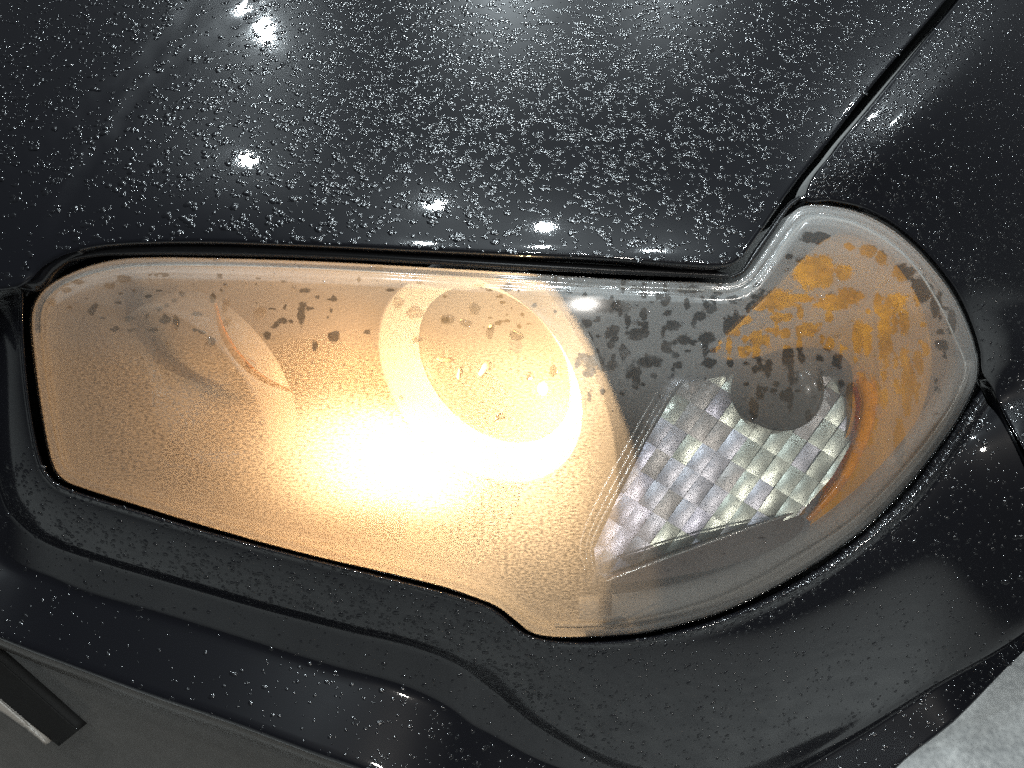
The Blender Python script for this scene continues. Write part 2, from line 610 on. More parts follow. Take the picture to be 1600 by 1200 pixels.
def bumper_points():
    nC = len(COLS)
    tcol = np.arange(nC) / (nC - 1)
    rows = []
    L = np.array([c[0] for c in COLS], float)
    C1 = np.array([c[2] for c in COLS], float)
    Mm = np.array([c[1] if c[1] else ((c[0][0] + c[2][0]) / 2, (c[0][1] + c[2][1]) / 2) for c in COLS], float)
    C2 = np.array([c[3] for c in COLS], float)
    C3 = np.array([c[4] for c in COLS], float)
    hl = h_lens(np.clip(L[:, 0], 40, 1530), L[:, 1])
    out = (C1 - L) / np.linalg.norm(C1 - L, axis=1, keepdims=True)
    right = ss(np.arange(nC), 12.5, 19)            # 0 on the front, 1 round the corner
    lipw = 7 + 19 * ss(np.arange(nC), 13.5, 19.5)
    # outward direction across the lens edge (right-hand part)
    dC1 = np.interp(np.arange(nC), [0, 10, 11, 12, 13, 14, 15, 16, 17, 18, 19, 20], [.027, .027, .029, .035, .046, .058, .068, .075, .076, .070, .058, .04])
    hC1 = hl - dC1
    hC1[-1] = h_fender(np.array([1672.0]), np.array([930.0]))[0] - 0.001
    hC1[-2] = 0.5 * (hC1[-3] + hC1[-1])
    hM = hl - dC1 * np.interp(np.arange(nC), [0, 12, 15, 18, 20], [.42, .40, .34, .30, .2])
    hM[-1] = h_fender(np.array([1610.0]), np.array([722.0]))[0] - 0.001
    hC1b = hC1 - 0.0075 * (1 - 0.75 * right)
    hC2 = hC1 - (0.021 - 0.014 * right)
    hC3 = hC2 + 0.002 + 0.014 * (1 - right) + 0.002 * right
    C1b = C1 + (C2 - C1) / np.linalg.norm(C2 - C1, axis=1, keepdims=True) * 9.0
    R = [pt(*(L - out * 2.5).T, hl - 0.035),
         pt(*(L - out * 1.0).T, hl - 0.0035),
         pt(*(L + out * lipw[:, None] * 0.35).T, hl + 0.0004 - 0.0006 * right),
         pt(*(L + out * lipw[:, None] * 0.75).T, hl - 0.0002 + 0.0034 * right),
         pt(*(L + out * (lipw[:, None] + 2)).T, hl - 0.0025 - 0.004 * right),
         pt(Mm[:, 0], Mm[:, 1], hM),
         pt(C1[:, 0], C1[:, 1], hC1),
         pt(C1b[:, 0], C1b[:, 1], hC1b),
         pt(C2[:, 0], C2[:, 1], hC2),
         pt(C3[:, 0], C3[:, 1], hC3)]
    c3 = R[-1]
    inward = np.array([0.0, 0.02, 0.0])
    R.append(c3 + np.array([0, 0.004, -0.018]))
    R.append(c3 + np.array([-0.03, 0.03, -0.07]))
    R.append(c3 + np.array([-0.08, 0.08, -0.40]))
    return [catmull_rows(r, 9) for r in R]


rows = bumper_points()
segs = [2, 3, 2, 3, 14, 18, 3, 12, 14, 5, 4, 6]
G = []
# quadratic bulge from the lip to the first edge through the mid row
for i in range(len(rows) - 1):
    for k in range(segs[i]):
        t = k / segs[i]
        if i in (4, 5):
            # one parabola through rows 4, 5, 6
            p, q, s_ = rows[4], rows[5], rows[6]
            T = (t if i == 4 else 1 + t) / 2
            c = 2 * q - 0.5 * (p + s_)
            G.append((1 - T) ** 2 * p + 2 * T * (1 - T) * c + T * T * s_)
        else:
            G.append(rows[i] * (1 - t) + rows[i + 1] * t)
G.append(rows[-1])
G = np.array(G)
i_lip = segs[0]
for _ in range(1):
    H = G.copy()
    H[1:-1] = 0.25 * G[:-2] + 0.5 * G[1:-1] + 0.25 * G[2:]
    G = H
NB = G.shape[1]
BV = G.reshape(-1, 3)
BF = [(i * NB + j, (i + 1) * NB + j, (i + 1) * NB + j + 1, i * NB + j + 1) for i in range(len(G) - 1) for j in range(NB - 1)]
bumper = mesh("bumper", BV, BF, PAINT, car)

# ---- lower trim panel under the ledge at the front, with its step
c3 = rows[9]
sel = slice(0, 120)
T = [c3[sel] + np.array([0, 0.006, -0.003]), c3[sel] + np.array([0.0, 0.000, -0.016]), c3[sel] + np.array([0.004, 0.004, -0.050]),
     c3[sel] + np.array([0.004, 0.016, -0.053]), c3[sel] + np.array([0.004, 0.010, -0.085]), c3[sel] + np.array([-0.02, -0.075, -0.30])]
TG = []
for i in range(len(T) - 1):
    for k in range(5):
        TG.append(T[i] * (1 - k / 5) + T[i + 1] * k / 5)
TG.append(T[-1]); TG = np.array(TG)
TG[1:-1] = 0.25 * TG[:-2] + 0.5 * TG[1:-1] + 0.25 * TG[2:]
NT = TG.shape[1]
trim = mesh("lower_trim", TG.reshape(-1, 3), [(i * NT + j, (i + 1) * NT + j, (i + 1) * NT + j + 1, i * NT + j + 1)
            for i in range(len(TG) - 1) for j in range(NT - 1)], TRIM, car)


def slab(name, quad, hs, thick, mat, parent, bevel=0.0015):
    """a bar from a pixel quad with a depth at each corner and a real thickness"""
    q = dense(quad, 12, True, False)
    P = np.array(quad, float)
    A = np.c_[P, np.ones(len(P))]
    co, *_ = np.linalg.lstsq(A, np.array(hs), rcond=None)
    return panel(name, quad, lambda u, v: co[0] * u + co[1] * v + co[2], mat, parent, grid=30, step=10, r=bevel, wall=thick, smooth_outline=False)[0]


hb = -0.112
slab("grille_bar", [(-60, 985), (0, 1032), (60, 1085), (123, 1141), (92, 1166), (40, 1125), (-60, 1040)], [hb + 0.01, hb + .006, hb, hb - .005, hb - .012, hb - .008, hb], 0.012, BARM, car)
slab("bar_edge_strip", [(-60, 1050), (0, 1094), (40, 1128), (76, 1161), (70, 1164), (36, 1136), (8, 1116), (-60, 1075)], [hb - .008] * 8, 0.006,
     mat_simple("pale_strip_plastic", (0.15, 0.13, 0.11), 0.5), car)  # one even pale tone along the bar's lower edge

# ---- dark inner structure behind the gaps
IN_OUT = [(-420, 330), (60, 330), (1120, 360), (1250, 200), (1560, -200), (1760, -200), (1700, 860), (1560, 720), (1250, 990), (900, 1080), (760, 1020), (60, 840), (-60, 700), (-420, 700)]
inner, _, _, _, _ = panel("inner_structure", IN_OUT, lambda u, v: h_lens(np.clip(u, 0, 1560), np.clip(v, 250, 1000)) - 0.235, VOID, car, grid=60, step=25, r=0.0, wall=0, smooth_outline=False)


# a rubber strip that follows a pixel polyline just under the panels
def strip(name, line, hfun, width_px, height, mat, parent, seg=10, step=8):
    c = dense(line, step, False)
    t = np.gradient(c, axis=0); t /= np.linalg.norm(t, axis=1, keepdims=True)
    nr = np.stack([-t[:, 1], t[:, 0]], 1)
    w = np.broadcast_to(np.interp(np.linspace(0, 1, len(c)), np.linspace(0, 1, len(width_px)), width_px), (len(c),))
    V = []; Fc = []
    for j in range(seg + 1):
        a = math.pi * j / seg
        q = c + nr * (w * 0.5 * math.cos(a))[:, None]
        V.append(pt(q[:, 0], q[:, 1], hfun(c[:, 0], c[:, 1]) + height * (math.sin(a) - 0.2)))
    Vv = np.array(V); n = len(c)
    for j in range(seg):
        for i in range(n - 1):
            Fc.append((j * n + i, j * n + i + 1, (j + 1) * n + i + 1, (j + 1) * n + i))
    Vf = Vv.reshape(-1, 3)
    return mesh(name, Vf, orient(Vf, Fc), mat, parent)


# ================================================================== headlight
HD = 0.19
shell_out = dense(LENS_OUT, 14)
cen = shell_out.mean(0)
sV, sF, sB = triangulate(shell_out, 26, [])
top = pt(sV[:, 0], sV[:, 1], h_lens(sV[:, 0], sV[:, 1]) - 0.0085)
back = top - EN * HD
bc = back.mean(0)
back = bc + (back - bc) * 0.90
sF = orient(back, sF)
ns = len(back)
shell_faces = list(sF)
shell_pts = np.concatenate([back, top[sB] + (top.mean(0) - top[sB]) * 0.008])
for i in range(len(sB)):
    j = (i + 1) % len(sB)
    shell_faces.append((sB[i], sB[j], ns + j, ns + i))
headlight = mesh("headlight", shell_pts, shell_faces, BEZEL, car)

strip("rubber_seal", [(40, 462), (58, 436), (88, 412), (140, 396), (210, 391), (350, 391), (500, 396), (650, 404), (800, 413), (950, 421), (1110, 429), (1138, 431)],
      lambda u, v: h_lens(u, v) - 0.004, (8, 16, 18, 16, 15, 14, 12), 0.004, RUBBER, headlight)
strip("rubber_seal", [(1143, 432), (1160, 424), (1178, 398), (1205, 360), (1232, 322), (1250, 308)],
      lambda u, v: h_lens(u, v) - 0.005, (6, 10, 9, 6), 0.004, RUBBER, headlight)

# ---- lens: outer clear face, inner film of condensation
lens_loop = dense(LENS_OUT, 5)


def lens_lift(u, v, d):
    # flange along the edge, then a step up to the main pane
    st = 0.0012 * ss(d, 12, 17) + 0.0008 * ss(d, 20, 24)
    return st - 0.0020


V2, LF, LB = triangulate(lens_loop, 5.5, [1.5, 4, 8, 12, 14.5, 17, 20, 22, 25])
dl = dist_to_loop(V2, lens_loop); dl[LB] = 0
u_, v_ = V2[:, 0], V2[:, 1]
hl = h_lens(u_, v_)
rp = 0.0016 / K
hl = hl - 0.0016 * (1 - np.sqrt(np.clip(1 - (1 - np.clip(dl / rp, 0, 1)) ** 2, 0, 1))) + lens_lift(u_, v_, dl)
Pout = pt(u_, v_, hl)
Pin = Pout - EN * 0.0028
LF = orient(Pout, LF)
nL = len(Pout)
faces = list(LF) + [tuple(nL + i for i in reversed(f)) for f in LF]
mi = [0] * len(LF) + [1] * len(LF)
m = len(LB)
for i in range(m):
    j = (i + 1) % m
    faces.append((LB[i], nL + LB[i], nL + LB[j], LB[j])); mi.append(0)
lens = mesh("lens", np.concatenate([Pout, Pin]), faces, [CLEAR, FOG], headlight, matidx=mi)

# how thick the film is, region by region
FOGPTS = [(150, 600, .80), (80, 520, .72), (300, 520, .74), (400, 700, .85), (250, 700, .85), (700, 850, .85), (450, 800, .85), (250, 425, .55), (500, 430, .62), (700, 445, .70),
          (480, 540, .70), (380, 545, .62), (660, 540, .46), (760, 540, .42), (740, 640, .32), (850, 590, .28), (640, 640, .42), (590, 720, .75), (760, 760, .6), (960, 470, .92), (1080, 480, .92), (1130, 500, .9),
          (1000, 590, .72), (980, 700, .42), (940, 800, .50), (1080, 780, .20), (1150, 700, .26), (1200, 760, .18), (1220, 640, .30),
          (1150, 560, .86), (1250, 470, .86), (1350, 450, .88), (1440, 520, .84), (1410, 610, .66), (1250, 540, .84), (1380, 540, .70), (1420, 480, .86), (1330, 640, .22), (1405, 690, .60), (1300, 780, .12), (1460, 640, .5),
          (1200, 890, .62), (1000, 945, .72), (1350, 830, .62), (1100, 925, .62), (900, 940, .66), (880, 850, .72), (1260, 370, .80), (1050, 855, .12), (600, 880, .8), (1480, 520, .75), (1000, 860, .12)]
fw = np.zeros(nL); fs_ = np.zeros(nL)
for a, b, c in FOGPTS:
    w = np.exp(-(((u_ - a) ** 2 + (v_ - b) ** 2) / (2 * 55.0 ** 2))) + 1e-9
    fw += w; fs_ += w * c
fog = fs_ / fw
fog = np.maximum(fog, 0.52 * (1 - ss(dl, 14, 26)))
# cleared spots: (u, v, half width, half height)
Z2 = [(290, 955, 55, 22), (240, 1010, 14, 14), (320, 1035, 20, 20), (390, 1045, 34, 22), (310, 1075, 16, 16), (505, 1015, 24, 20), (590, 985, 20, 18), (625, 968, 14, 12),
      (540, 1060, 22, 18), (490, 1080, 14, 14), (610, 1055, 30, 20), (680, 1020, 18, 34), (250, 1130, 40, 24), (315, 1140, 18, 18), (430, 1130, 48, 20), (380, 1162, 28, 18),
      (520, 1140, 16, 14), (620, 1135, 24, 18), (770, 1060, 28, 26), (860, 1040, 18, 18), (930, 1030, 36, 24), (1010, 950, 62, 22), (1060, 925, 45, 28), (980, 830, 26, 40), (1040, 850, 30, 26),
      (1090, 1050, 22, 55), (1150, 950, 14, 40), (1210, 940, 38, 26), (1230, 1000, 18, 44), (1180, 1090, 22, 14), (1115, 1070, 16, 50), (1300, 1090, 14, 24), (1350, 1080, 22, 18),
      (1120, 780, 28, 24), (1060, 770, 18, 14), (1160, 805, 18, 28), (1230, 850, 38, 26), (1290, 905, 34, 44), (950, 740, 46, 20), (870, 800, 12, 10), (900, 930, 60, 14), (850, 990, 40, 14),
      (730, 1000, 26, 14), (780, 960, 30, 12), (1180, 960, 12, 30), (1330, 950, 20, 40), (1380, 1010, 16, 40), (700, 935, 26, 12), (560, 905, 40, 10)]
Z1 = [(380, 870, 38, 14), (335, 892, 24, 14), (500, 858, 34, 8), (280, 970, 14, 20), (160, 945, 14, 14), (510, 1000, 22, 16), (545, 1005, 12, 26), (610, 980, 24, 10), (680, 860, 18, 10),
      (660, 930, 14, 20), (880, 1000, 20, 14), (945, 905, 26, 12), (938, 980, 16, 44), (1040, 1050, 24, 22), (980, 1080, 10, 18), (830, 1050, 14, 18), (780, 1135, 20, 24), (655, 1065, 20, 18),
      (400, 995, 20, 12), (405, 1030, 22, 8), (350, 1028, 18, 10), (1310, 880, 18, 8), (1180, 835, 24, 8), (1580, 900, 26, 12), (1500, 890, 30, 8), (1390, 1000, 18, 14), (240, 880, 26, 10), (200, 905, 20, 10)]
spots = [(1275, 425, 30, 24), (1215, 468, 30, 14), (1385, 520, 9, 50), (1420, 600, 8, 46), (1408, 690, 8, 34), (1355, 645, 16, 56), (1330, 725, 12, 26), (1300, 780, 16, 26)] + [(x / 2 + 800, y / 2, a / 2 * .85, b / 2 * .85) for x, y, a, b in Z2] + [(x / 2, y / 2, a / 2 * .7, b / 2 * .7) for x, y, a, b in Z1]
R = random.Random(3)
for _ in range(190):                                # small beads cleared on the wing and above the turn signal, some run down
    a = R.uniform(900, 1480); b = R.uniform(440, 620)
    spots.append((a, b, R.uniform(2, 6), R.uniform(2, 5) * R.choice((1, 1, 2.6))))
for _ in range(90):
    spots.append((R.uniform(80, 900), R.uniform(425, 520), R.uniform(1.5, 6), R.uniform(1.5, 4)))
for _ in range(40):
    t = R.random()
    spots.append((1150 + 300 * t + R.uniform(-20, 20), 560 + R.uniform(-60, 90), R.uniform(3, 6), R.uniform(6, 20)))
clear = np.zeros(nL)
for a, b, ru, rv in spots:
    mm = (np.abs(u_ - a) < ru * 3) & (np.abs(v_ - b) < rv * 3)
    q = ((u_[mm] - a) / ru) ** 2 + ((v_[mm] - b) / rv) ** 2
    clear[mm] = np.maximum(clear[mm], np.exp(-0.55 * q))
grain = ss(v_, 500, 600) * (1 - ss(u_, 860, 1000)) + 0.15
me = lens.data
for nm, arr in (('fog', fog), ('clear', clear), ('grain', np.clip(grain, 0, 1))):
    at = me.attributes.new(nm, 'FLOAT', 'POINT')
    at.data.foreach_set('value', np.concatenate([arr, arr]).astype(np.float32))
uvl = me.uv_layers.new(name='film')
li = np.empty(len(me.loops), np.int32); me.loops.foreach_get('vertex_index', li)
UV = np.stack([(u_ - 800) * K * 1.0, (600 - v_) * K * 1.0], 1); UV = np.concatenate([UV, UV])
uvl.data.foreach_set('uv', UV[li].astype(np.float32).ravel())

strip("step_highlight", [(64, 520), (66, 482), (84, 455), (115, 437), (160, 424), (215, 416), (350, 415), (500, 420), (650, 428), (800, 437), (950, 447), (1080, 452), (1148, 454), (1176, 443),
                      (1200, 418), (1228, 378), (1262, 343), (1300, 342), (1345, 355), (1395, 385), (1435, 425), (1468, 478), (1492, 530), (1508, 575), (1496, 615),
                      (1470, 660), (1405, 742), (1330, 815), (1235, 878), (1140, 928), (1070, 952), (990, 970), (915, 976), (866, 975)],
      lambda u, v: h_lens(u, v) - 0.0062, (3.5, 3.5), 0.0012, mat_simple("pale_step_highlight", (0.62, 0.60, 0.56), 0.3), headlight, seg=6)  # pale strip added in place of the highlight along the lens step

# ---- lamp bowls
AX = -0.49 * EX - 0.49 * ES + 0.72 * EN
AX = AX / np.linalg.norm(AX)


def frame(ax):
    e1 = np.cross(ax, [0, 0, 1.0]); e1 /= np.linalg.norm(e1)
    return e1, np.cross(ax, e1)


def revolve(name, c, ax, prof, mat, parent, seg=72, smooth=True, arc=None):
    """surface of revolution: prof is a list of (radius, along-axis)"""
    e1, e2 = frame(ax)
    V = []; Fc = []
    for (r, z) in prof:
        for i in range(seg):
            th = 2 * math.pi * i / seg if arc is None else arc[0] + (arc[1] - arc[0]) * i / (seg - 1)
            V.append(c + ax * z + r * (math.cos(th) * e1 + math.sin(th) * e2))
    for k in range(len(prof) - 1):
        for i in range(seg if arc is None else seg - 1):
            j = (i + 1) % seg
            Fc.append((k * seg + i, k * seg + j, (k + 1) * seg + j, (k + 1) * seg + i))
    return mesh(name, V, Fc, mat, parent, smooth=smooth)


low_c = pt(np.array(742.0), np.array(600.0), np.array(float(h_lens(742, 600)) - 0.072))
sc_low = (DIST - float(h_lens(742, 600)) + 0.072) / F_PX
RL = 184 * sc_low
revolve("bowl_surround", low_c, AX, [(RL * 1.03, -0.030), (RL * 1.03, -0.001), (RL * 1.015, 0.001), (RL, 0.0), (RL * .97, -0.003), (RL * 0.86, -0.016), (RL * 0.77, -0.024)], WHITEP, headlight)
revolve("low_beam_reflector", low_c, AX, [(RL * 0.772, -0.0235), (RL * 0.762, -0.0235), (RL * 0.755, -0.025)] + [(RL * 0.75 * t, -0.060 + 0.034 * t * t) for t in (1.0, 0.9, 0.8, 0.7, 0.6, 0.5, 0.4, 0.3, 0.2, 0.1)], BOWL, headlight)
dn = (EX - ES) / math.sqrt(2)
b_pos = low_c + dn * RL * 0.46 - AX * 0.056
revolve("bulb", b_pos, AX, [(0.003, 0.0), (0.005, 0.003), (0.006, 0.007), (0.005, 0.010), (0.003, 0.012), (0.0004, 0.013)], BULB, headlight, seg=24)

strip("arc_reflection", [(336, 474), (347, 515), (371, 556), (408, 590), (456, 612)], lambda u, v: h_lens(u, v) - 0.024, (4, 12, 14, 10, 4), 0.004, mat_simple("arc_reflection_orange", (0.72, 0.26, 0.03), 0.3), headlight)  # orange reflection of the bowl, built as a coloured strip
hi_c = pt(np.array(300.0), np.array(620.0), np.array(float(h_lens(300, 620)) - 0.10))
RH = 150 * (DIST - float(h_lens(300, 620)) + 0.10) / F_PX
revolve("high_beam_surround", hi_c, AX, [(RH * 1.04, -0.03), (RH * 1.04, -0.001), (RH, 0.0), (RH * 0.95, -0.004), (RH * 0.86, -0.02)], WHITEP, headlight)
revolve("high_beam_reflector", hi_c, AX, [(RH * 0.86 * t, -0.062 + 0.042 * t * t) for t in (1.0, 0.9, 0.8, 0.7, 0.6, 0.5, 0.4, 0.3, 0.2, 0.1)], CHROME, headlight)

WARM = (1.0, 0.48, 0.15)
HOT = (1.0, 0.66, 0.34)
up_r = EX + ES - AX * float((EX + ES) @ AX)
up_r /= np.linalg.norm(up_r)
lamp("bulb_glow", 'POINT', low_c + dn * RL * 0.46 - AX * 0.016, 0.60, HOT, 0.0022)
lamp("bulb_glow", 'POINT', low_c + dn * RL * 0.50 - AX * 0.001, 0.32, HOT, 0.0022)
lamp("bulb_glow", 'POINT', low_c + up_r * RL * 0.55 + dn * RL * 0.2 - AX * 0.002, 0.30, HOT, 0.0022)  # extra glow point, added to brighten the bowl's right-hand crescent
lamp("low_beam", 'SPOT', low_c - AX * 0.030, 1.05, WARM, 0.02, AX - 0.12 * EX, spot_size=math.radians(112), spot_blend=1.0)
lamp("low_beam", 'SPOT', low_c + AX * 0.012 - dn * 0.02, 0.60, WARM, 0.02, AX * 0.8 - 0.75 * EX - 0.1 * ES, spot_size=math.radians(150), spot_blend=0.8)  # extra spot ahead of the bowl, added to light the lens's left
for ax_, ay_, pw in ((0.15, -0.15, 3.6), (-0.04, -0.10, 3.8), (-0.22, -0.06, 3.4), (-0.36, -0.02, 2.4)):
    lamp("low_beam", 'SPOT', low_c - AX * 0.042, pw, HOT, 0.010, AX + ax_ * EX + ay_ * ES, spot_size=math.radians(36), spot_blend=1.0)

# ---- turn signal: faceted reflector
FAN = [(1062, 600), (1180, 578), (1338, 592), (1332, 690), (1300, 745), (1247, 806), (1100, 857), (952, 909), (932, 893), (928, 858), (962, 784), (1012, 686)]


def clip_poly(poly, clipper):
    """Sutherland-Hodgman against a convex polygon given clockwise in the photograph"""
    out = poly
    n = len(clipper)
    for i in range(n):
        (ax, ay), (bx, by) = clipper[i], clipper[(i + 1) % n]
        sidef = lambda p: (bx - ax) * (p[1] - ay) - (by - ay) * (p[0] - ax)
        inp, out = out, []
        for k in range(len(inp)):
            p, q = inp[k], inp[(k + 1) % len(inp)]
            sp_, sq = sidef(p), sidef(q)
            if sp_ >= 0:
                out.append(p)
            if (sp_ >= 0) != (sq >= 0):
                t = sp_ / (sp_ - sq)
                out.append((p[0] + t * (q[0] - p[0]), p[1] + t * (q[1] - p[1])))
        if len(out) < 3:
            return []
    return out


def fan_h(u, v):
    u = np.asarray(u, float); v = np.asarray(v, float)
    return np.minimum(-0.112 - 0.10 * (750 - v) * 0.00045 + 0.35 * ((u - 1130) * 0.00045) ** 2, h_lens(u, v) - 0.012)


def facet_grid():
    Rr = random.Random(5)
    a = np.array((22.5, 14.0)); b = np.array((-26.0, 36.0)); O = np.array((1160.0, 470.0))
    for i in range(-12, 18):
        for j in range(-2, 17):
            c0 = O + i * a + j * b
            # the columns fan out a little from the bulb cap
            quad = [c0, c0 + a, c0 + a + b, c0 + b]
            quad = [tuple(q) for q in quad]
            poly = clip_poly(quad, FAN)
            if len(poly) < 3:
                continue
            P2 = np.array(poly)
            area = 0.5 * abs(np.sum(P2[:, 0] * np.roll(P2[:, 1], -1) - np.roll(P2[:, 0], -1) * P2[:, 1]))
            if area < 60:
                continue
            cc = c0 + a / 2 + b / 2
            ga, gb = Rr.uniform(-0.0004, 0.0004), Rr.uniform(-0.0002, 0.0008)
            M2 = np.stack([a, b], 1)
            def hh(p):
                q = np.linalg.solve(M2, np.array(p) - cc)
                return float(fan_h(np.array(cc[0]), np.array(cc[1]))) + ga * 2 * q[0] + gb * 2 * q[1] + 0.0005 * (1 - 4 * q[0] ** 2) * (1 - 4 * q[1] ** 2)
            ring_ = []
            for k in range(len(poly)):
                p, q = np.array(poly[k]), np.array(poly[(k + 1) % len(poly)])
                for t in (0.0, 0.5):
                    ring_.append(p + t * (q - p))
            cm = P2.mean(0)
            V = [pt(np.array(cm[0]), np.array(cm[1]), np.array(hh(cm)))]
            mid = [cm + 0.55 * (p - cm) for p in ring_]
            for p in mid + ring_:
                V.append(pt(np.array(p[0]), np.array(p[1]), np.array(hh(p))))
            k = len(ring_)
            Fq = [(0, 1 + q, 1 + (q + 1) % k) for q in range(k)] + [(1 + q, 1 + k + q, 1 + k + (q + 1) % k, 1 + (q + 1) % k) for q in range(k)]
            V = np.array(V); Fq = orient(V, Fq)
            m0 = len(V)
            V = np.concatenate([V, V[1 + k:1 + 2 * k], V[1 + k:1 + 2 * k] - EN * 0.006])
            for q in range(k):
                w = (q + 1) % k
                Fq.append((m0 + q, m0 + k + q, m0 + k + w, m0 + w))
            mesh("reflector_facet", V, Fq, FACETS[Rr.choice((0, 0, 1, 1, 2, 2, 3)) if c0[0] < 1130 else Rr.choice((1, 2, 2, 3))], headlight)


facet_grid()
for off, wd in ((-5, 5), (-15, 4), (-27, 5)):
    strip("reflector_rim", [(1055 + off, 610), (1010 + off, 690), (960 + off, 784), (928 + off * .8, 852), (930 + off * .6, 890)], lambda u, v: fan_h(u, v) + 0.004, (wd * .6, wd, wd * .6), 0.002, CHROME, headlight, seg=6)
tp = [(1035, 580), (1350, 590), (1262, 830), (920, 918)]
panel("turn_signal_back", tp, lambda u, v: fan_h(u, v) - 0.012, FACET, headlight, grid=30, step=14, r=0.0, wall=0.008, smooth_outline=False)
# shelf under the facets, with a bright front edge
SH = [(950, 908), (1010, 885), (1100, 852), (1180, 823), (1240, 803), (1258, 818), (1225, 850), (1150, 880), (1060, 900), (970, 912)]
panel("reflector_shelf", SH, lambda u, v: h_lens(u, v) - 0.022, mat_simple("clouded_shelf_plastic", (0.22, 0.17, 0.15), 0.25, 0.3, noise=0.35, scale=60), headlight, grid=12, step=7, r=0.0008, wall=0.008)
strip("shelf_edge", [(948, 908), (1010, 884), (1100, 851), (1180, 822), (1240, 802)], lambda u, v: h_lens(u, v) - 0.0205, (3, 3), 0.0008, CHROME, headlight, seg=6)

# dome over the turn signal bulb
dome_c = pt(np.array(1219.0), np.array(612.0), np.array(float(h_lens(1219, 612)) - 0.050))
axd = (cam.location - Vector(dome_c)); axd = np.array(axd.normalized()) * 0.8 + AX * 0.35; axd /= np.linalg.norm(axd)
RD = 60 * (DIST - float(h_lens(1219, 612)) + 0.050) / F_PX
revolve("bulb_cap", dome_c, axd, [(RD * 1.06, -0.012), (RD * 1.06, -0.001), (RD * 1.0, 0.0005)] + [(RD * math.cos(a), 0.35 * RD * math.sin(a)) for a in np.linspace(0, math.pi / 2 - 0.01, 12)], SMOKE, headlight, seg=48)

# amber side reflector with its ridges
AMB = [(1118, 552), (1150, 510), (1215, 445), (1290, 374), (1330, 368), (1392, 405), (1440, 480), (1456, 570), (1430, 665), (1370, 745), (1300, 800), (1250, 828),
       (1242, 812), (1290, 745), (1325, 670), (1332, 610), (1325, 565), (1290, 545), (1230, 545), (1170, 560)]


def h_amb(u, v):
    w = 0.787 * u + 0.617 * v
    return h_lens(u, v) - 0.030 + 0.0012 * np.abs(((w / 22.0) % 2) - 1)


panel("amber_reflector", AMB, h_amb, AMBER, headlight, grid=7, step=7, r=0.001, wall=0.014)
strip("amber_glow_strip", [(1352, 596), (1358, 625), (1352, 665), (1340, 700), (1322, 738), (1296, 775), (1262, 812)], lambda u, v: h_lens(u, v) - 0.016, (30, 24, 18, 10), 0.005,
      mat_simple("amber_glow_tone", (1.0, 0.34, 0.0), 0.25, coat=0.5), headlight)  # brighter amber puts the lit edge's glow into the colour

# flange inside the lower right edge of the lens
FL_LINE = [(905, 950), (1000, 945), (1100, 925), (1200, 885), (1290, 830), (1370, 762), (1440, 680), (1490, 600), (1500, 560)]
strip("inner_flange", FL_LINE, lambda u, v: h_lens(u, v) - 0.020, (38, 48, 50, 48, 44, 36), 0.006, FLANGE, headlight)
slab("clip", [(937, 928), (956, 928), (956, 962), (937, 962)], [float(h_lens(945, 945)) - 0.010] * 4, 0.006, VOID, headlight)

# ================================================================== rain
def drops_mesh(name, P, Nn, r, hf, asp, ang, mat, seg=8, label=None, group=None, lobes=None):
    M = len(P)
    prof = [(1.0, -0.12), (0.93, 0.30), (0.62, 0.78), (0.28, 0.97)]
    T = []
    for rho, z in prof:
        for i in range(seg):
            a = 2 * math.pi * i / seg
            T.append((rho * math.cos(a), rho * math.sin(a), z))
    T.append((0, 0, 1.0)); T = np.array(T)
    nv = len(T)
    up = np.tile(ES, (M, 1)); e1 = np.cross(up, Nn); e1 /= np.linalg.norm(e1, axis=1, keepdims=True); e2 = np.cross(Nn, e1)
    ca, sa = np.cos(ang)[:, None], np.sin(ang)[:, None]
    x = T[None, :, 0] * asp[:, None]; y = T[None, :, 1] * np.ones((M, 1)); z = np.tile(T[None, :, 2], (M, 1))
    th = np.arctan2(y, x)
    ph = rng.uniform(0, 6.28, (M, 2))
    wob = 1 + 0.13 * np.sin(2 * th + ph[:, :1]) + 0.09 * np.sin(3 * th + ph[:, 1:])
    x = x * wob; y = y * wob
    xr = x * ca - y * sa; yr = x * sa + y * ca
    V = P[:, None, :] + r[:, None, None] * (xr[..., None] * e1[:, None] + yr[..., None] * e2[:, None] + (z * hf[:, None])[..., None] * Nn[:, None])
    V = V.reshape(-1, 3)
    fq = []
    for k in range(len(prof) - 1):
        for i in range(seg):
            j = (i + 1) % seg
            fq.append((k * seg + i, k * seg + j, (k + 1) * seg + j, (k + 1) * seg + i))
    k = (len(prof) - 1) * seg
    ft = [(k + i, k + (i + 1) % seg, nv - 1) for i in range(seg)]
    off = (np.arange(M) * nv)[:, None, None]
    Q = (np.array(fq)[None] + off).reshape(-1, 4); Tt = (np.array(ft)[None] + off).reshape(-1, 3)
    me = bpy.data.meshes.new(name)
    me.vertices.add(len(V)); me.vertices.foreach_set('co', V.astype(np.float32).ravel())
    nl = Q.size + Tt.size
    me.loops.add(nl); me.loops.foreach_set('vertex_index', np.concatenate([Q.ravel(), Tt.ravel()]).astype(np.int32))
    me.polygons.add(len(Q) + len(Tt))
    st = np.concatenate([np.arange(len(Q)) * 4, Q.size + np.arange(len(Tt)) * 3]).astype(np.int32)
    me.polygons.foreach_set('loop_start', st)
    me.polygons.foreach_set('use_smooth', np.ones(len(Q) + len(Tt), bool))
    me.update(calc_edges=True); me.validate()
    o = link(name, me, mat)
    return o


